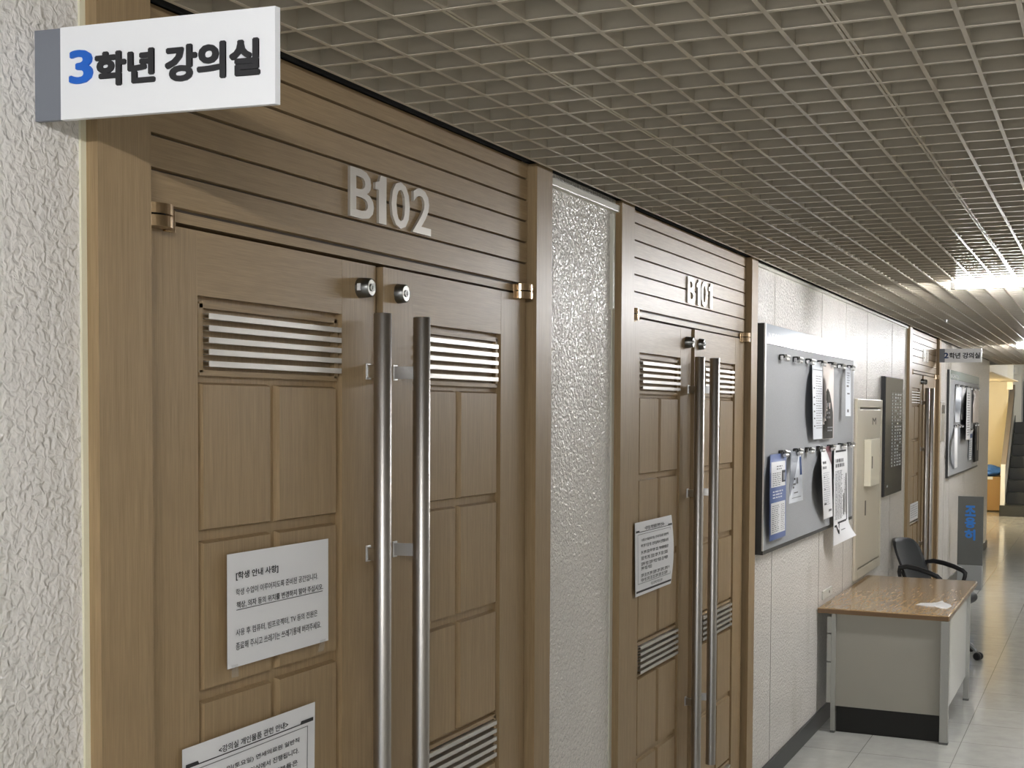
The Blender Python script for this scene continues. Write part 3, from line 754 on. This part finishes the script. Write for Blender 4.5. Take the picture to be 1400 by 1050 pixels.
pw = lambda q, e: math.copysign(abs(q) ** e, q)
for w in bm.verts:
    p = w.co.copy(); rr = max(1e-6, math.hypot(p.x, p.y)); ca, sa = p.x / rr, p.y / rr
    w.co = cp(-.005 + pw(ca, .5) * rr ** .55 * .235, pw(sa, .5) * rr ** .55 * .235, .432 + pw(p.z, .85) * .058)
MB().bm(bm, 'chair_grey', True).build('seat', r)
for s in (-1, 1):
    path = [cp(-.215, s * .215, .52), cp(-.225, s * .235, .62), cp(-.215, s * .245, .655), cp(-.16, s * .248, .665), cp(-.08, s * .248, .655), cp(.0, s * .248, .635), cp(.065, s * .246, .612), cp(.090, s * .244, .592), cp(.088, s * .240, .565), cp(.07, s * .232, .50), cp(.05, s * .22, .43), cp(.03, s * .17, .395)]
    MB().tube(path, [.013, .015, .017, .018, .018, .018, .018, .017, .015, .014, .014, .012], 'plastic_black', 12).build('armrest', r, label='black looped armrest')
MB().tube([cp(-.05, 0, .41), cp(-.15, 0, .395), cp(-.22, 0, .41), cp(-.26, 0, .50), cp(-.295, 0, .60)], .016, 'plastic_black', 10).build('back_bracket', r)
MB().tube([(CXC, CYC, .11), (CXC, CYC, .24), (CXC, CYC, .241), (CXC, CYC, .39)], [.028, .028, .018, .018], 'plastic_black', 16).build('gas_lift', r)
MB().tube([cp(.02, -.20, .385), cp(.02, -.29, .385)], [.011, .014], 'plastic_black', 10).build('tilt_lever', r)
for k in range(5):
    an = math.atan2(.25, .20) + k * 2 * math.pi / 5
    d = Vector((math.cos(an), math.sin(an), 0))
    P0 = Vector((CXC, CYC, 0))
    lg = MB().tube([P0 + d * .02 + Vector((0, 0, .125)), P0 + d * .14 + Vector((0, 0, .120)), P0 + d * .24 + Vector((0, 0, .10)), P0 + d * .285 + Vector((0, 0, .062))], [.024, .021, .017, .012], 'chair_leg', 12).build('base_arm', r, label='grey star base arm')
    n_ = Vector((-d.y, d.x, 0)); cc = P0 + d * .298 + Vector((0, 0, .028))
    mb = MB()
    for sgn in (-1, 1): mb.tube([cc + n_ * sgn * .006, cc + n_ * sgn * .009, cc + n_ * sgn * .026, cc + n_ * sgn * .029], [.020, .028, .028, .020], 'caster_black', 20)
    mb.tube([cc - n_ * .010, cc + n_ * .010], .010, 'caster_black', 10)
    mb.build('caster', lg, label='black twin-wheel caster')

# ------------------------------------------------------------------ standing sign
r = thing('standing_sign', 'grey upright floor sign with blue Korean lettering against the wall', 'sign', (.205, 14.05, 0))
MB().box(.082, .328, 14.0, 14.03, .245, .948, 'stand_grey', .002).build('sign_panel', r, label='dark grey upright panel')
MB().box(.086, .322, 13.985, 14.14, .0, .246, 'stand_base', .003).build('base_box', r, label='lighter grey base')
mb = MB()
for ch, z0, z1 in (('조', .745, .855), ('용', .625, .735), ('히', .50, .612)):
    vs, fs = glyphs(ch, .05)
    mb.add([(.150 + a * .105, 13.999 - .0006 * e, z0 + c * (z1 - z0)) for a, c, e in vs], fs, 'stand_blue')
mb.build('lettering', r, label='bold blue stacked letters')

# ------------------------------------------------------------------ end of the corridor
struct(MB().box(-3.4, -.26, 25.95, 26.1, 0, 3.2, 'yellow_wall'), 'wall_alcove', 'yellow-lit wall at the end of the side passage', 'wall')
struct(MB().box(-3.5, -3.4, 18.3, 26.1, 0, 3.2, 'yellow_wall'), 'wall_passage', 'far side wall of the lit passage', 'wall')
struct(MB().box(-2.2, .028, 18.52, 24.0, 2.33, 2.345, 'soffit_paint'), 'ceiling_passage', 'low warm beige ceiling of the side passage', 'ceiling')
struct(MB().box(-1.2, -.15, 24.0, 24.1, 2.345, 3.2, 'wall_plain').box(-.15, -.06, 24.0, 24.06, 2.2, 3.2, 'trim_cream'), 'wall_header', 'pale wall strip above the passage ceiling', 'wall')
mb = MB(); ns = 8
mb.box(-.255, 2.4, 24.20, 24.62, 0, .187, 'stair_marble', .006)
for k in range(ns - 1): mb.box(-.165, 2.4, 24.60 + k * .28, 27.6, .187 + k * .205, .187 + (k + 1) * .205, 'stair_dark', .004)
zl = .187 + (ns - 1) * .205
struct(mb, 'staircase', 'dark stone staircase rising at the end of the corridor', 'stairs')
struct(MB().box(-.6, 2.75, 27.6, 27.75, 0, 3.2, 'wall_plain').box(-.34, -.115, 27.45, 27.6, zl, 3.2, 'wall_plain'), 'wall_landing', 'pale wall at the stair landing', 'wall')
r = thing('stair_balustrade', 'solid stair balustrade with a wooden rail left of the dark steps', 'balustrade', (-.21, 24.4, 0))
MB().prism([(24.32, .187), (24.62, .187), (26.36, 1.42), (26.36, 2.12), (24.32, .62)], 'x', -.235, -.185, 'wall_plain').build('balustrade_wall', r, label='pale solid balustrade')
MB().prism([(24.35, .70), (24.35, .86), (26.40, 2.33), (26.40, 2.15)], 'x', -.258, -.172, 'rail_wood').build('handrail', r, label='brown wooden handrail')
MB().box(-.245, -.170, 24.22, 24.34, .187, .90, 'box_white', .004).build('newel', r, label='white newel post')
MB().prism([(24.62, .20), (26.6, 1.60), (26.6, 1.75), (24.62, .34)], 'x', -.18, -.166, 'stair_marble').build('stringer', r)
r = thing('storage_crate', 'orange-brown wooden crate in the lit passage', 'crate', (-.75, 25.5, 0))
mb = MB().box(-1.2, -.32, 25.25, 25.75, .02, .63, 'crate_wood', .004)
mb.build('body', r)
MB().box(-1.2, -.31, 25.24, 25.76, .60, .631, 'crate_wood').build('lid', r)
r = thing('paper_slip', 'white slip hanging over the wooden crate edge under the blue bag', 'paper', (-.55, 25.24, .631))
mb = MB(); mb.prism([(25.235, .585), (25.2375, .585), (25.2375, .6315), (25.33, .6315), (25.33, .634), (25.235, .634)], 'x', -.62, -.45, 'paper'); mb.build('sheet', r)
r = thing('plastic_bag', 'crumpled blue plastic bag lying on the wooden crate', 'bag', (-.6, 25.5, .63))
bm = bmesh.new(); bmesh.ops.create_icosphere(bm, subdivisions=4, radius=1.)
for w in bm.verts:
    p = w.co; k = 1 + .10 * math.sin(p.x * 7 + p.y * 3) * math.cos(p.z * 6 + p.x * 4) + .06 * math.sin(p.y * 13 + p.z * 9)
    w.co = Vector((-.58 + p.x * .30 * k, 25.48 + p.y * .20 * k, .735 + max(-.1035, p.z * .105 * k)))
MB().bm(bm, 'bag_blue', True).build('bag_body', r)
r = thing('exit_box', 'small white box high on the pale column above the dark steps', 'sign box', (-.27, 27.40, 2.55))
MB().box(-.345, -.20, 27.32, 27.449, 2.55, 2.68, 'box_white', .004).build('housing', r)
MB().box(-.31, -.235, 27.315, 27.32, 2.59, 2.64, 'sign_edge').build('face_plate', r)
struct(MB().box(-.09, 1.3, 27.56, 27.60, zl, 2.42, 'glass_dark'), 'window_1', 'dark window at the stair landing', 'window')
r = thing('ceiling_lamp', 'warm lamp on the side passage ceiling', 'lamp', (-1.0, 22.5, 2.33))
MB().tube([(-1.0, 22.5, 2.33), (-1.0, 22.5, 2.30)], .07, 'lamp_body', 20).build('lamp_base', r)
bm = bmesh.new(); bmesh.ops.create_uvsphere(bm, u_segments=16, v_segments=10, radius=.11)
for w in bm.verts: w.co = Vector((-1.0, 22.5, 2.21)) + w.co
MB().bm(bm, 'warm_glow', True).build('globe', r)
lamp2 = thing('ceiling_light', 'fluorescent ceiling light over the staircase', 'ceiling light', (1.2, 23.0, 3.19), group='corridor ceiling lights')
MB().box(.6, 1.8, 22.97, 23.03, 3.15, 3.2, 'lamp_body').build('batten', lamp2)
MB().tube([(.62, 23.0, 3.135), (1.78, 23.0, 3.135)], .015, 'tube_glow', 12).build('tube', lamp2)

# ------------------------------------------------------------------ world and view
w = bpy.data.worlds.new('world'); SC.world = w; w.use_nodes = True
w.node_tree.nodes['Background'].inputs[0].default_value = (.8, .85, .9, 1)
w.node_tree.nodes['Background'].inputs[1].default_value = .5  # soft sky added as fill through the opening behind the viewer
SC.view_settings.view_transform = 'Standard'; SC.view_settings.look = 'None'
SC.view_settings.gamma = 1.; SC.view_settings.use_curve_mapping = False
SC.view_settings.exposure = 1.13
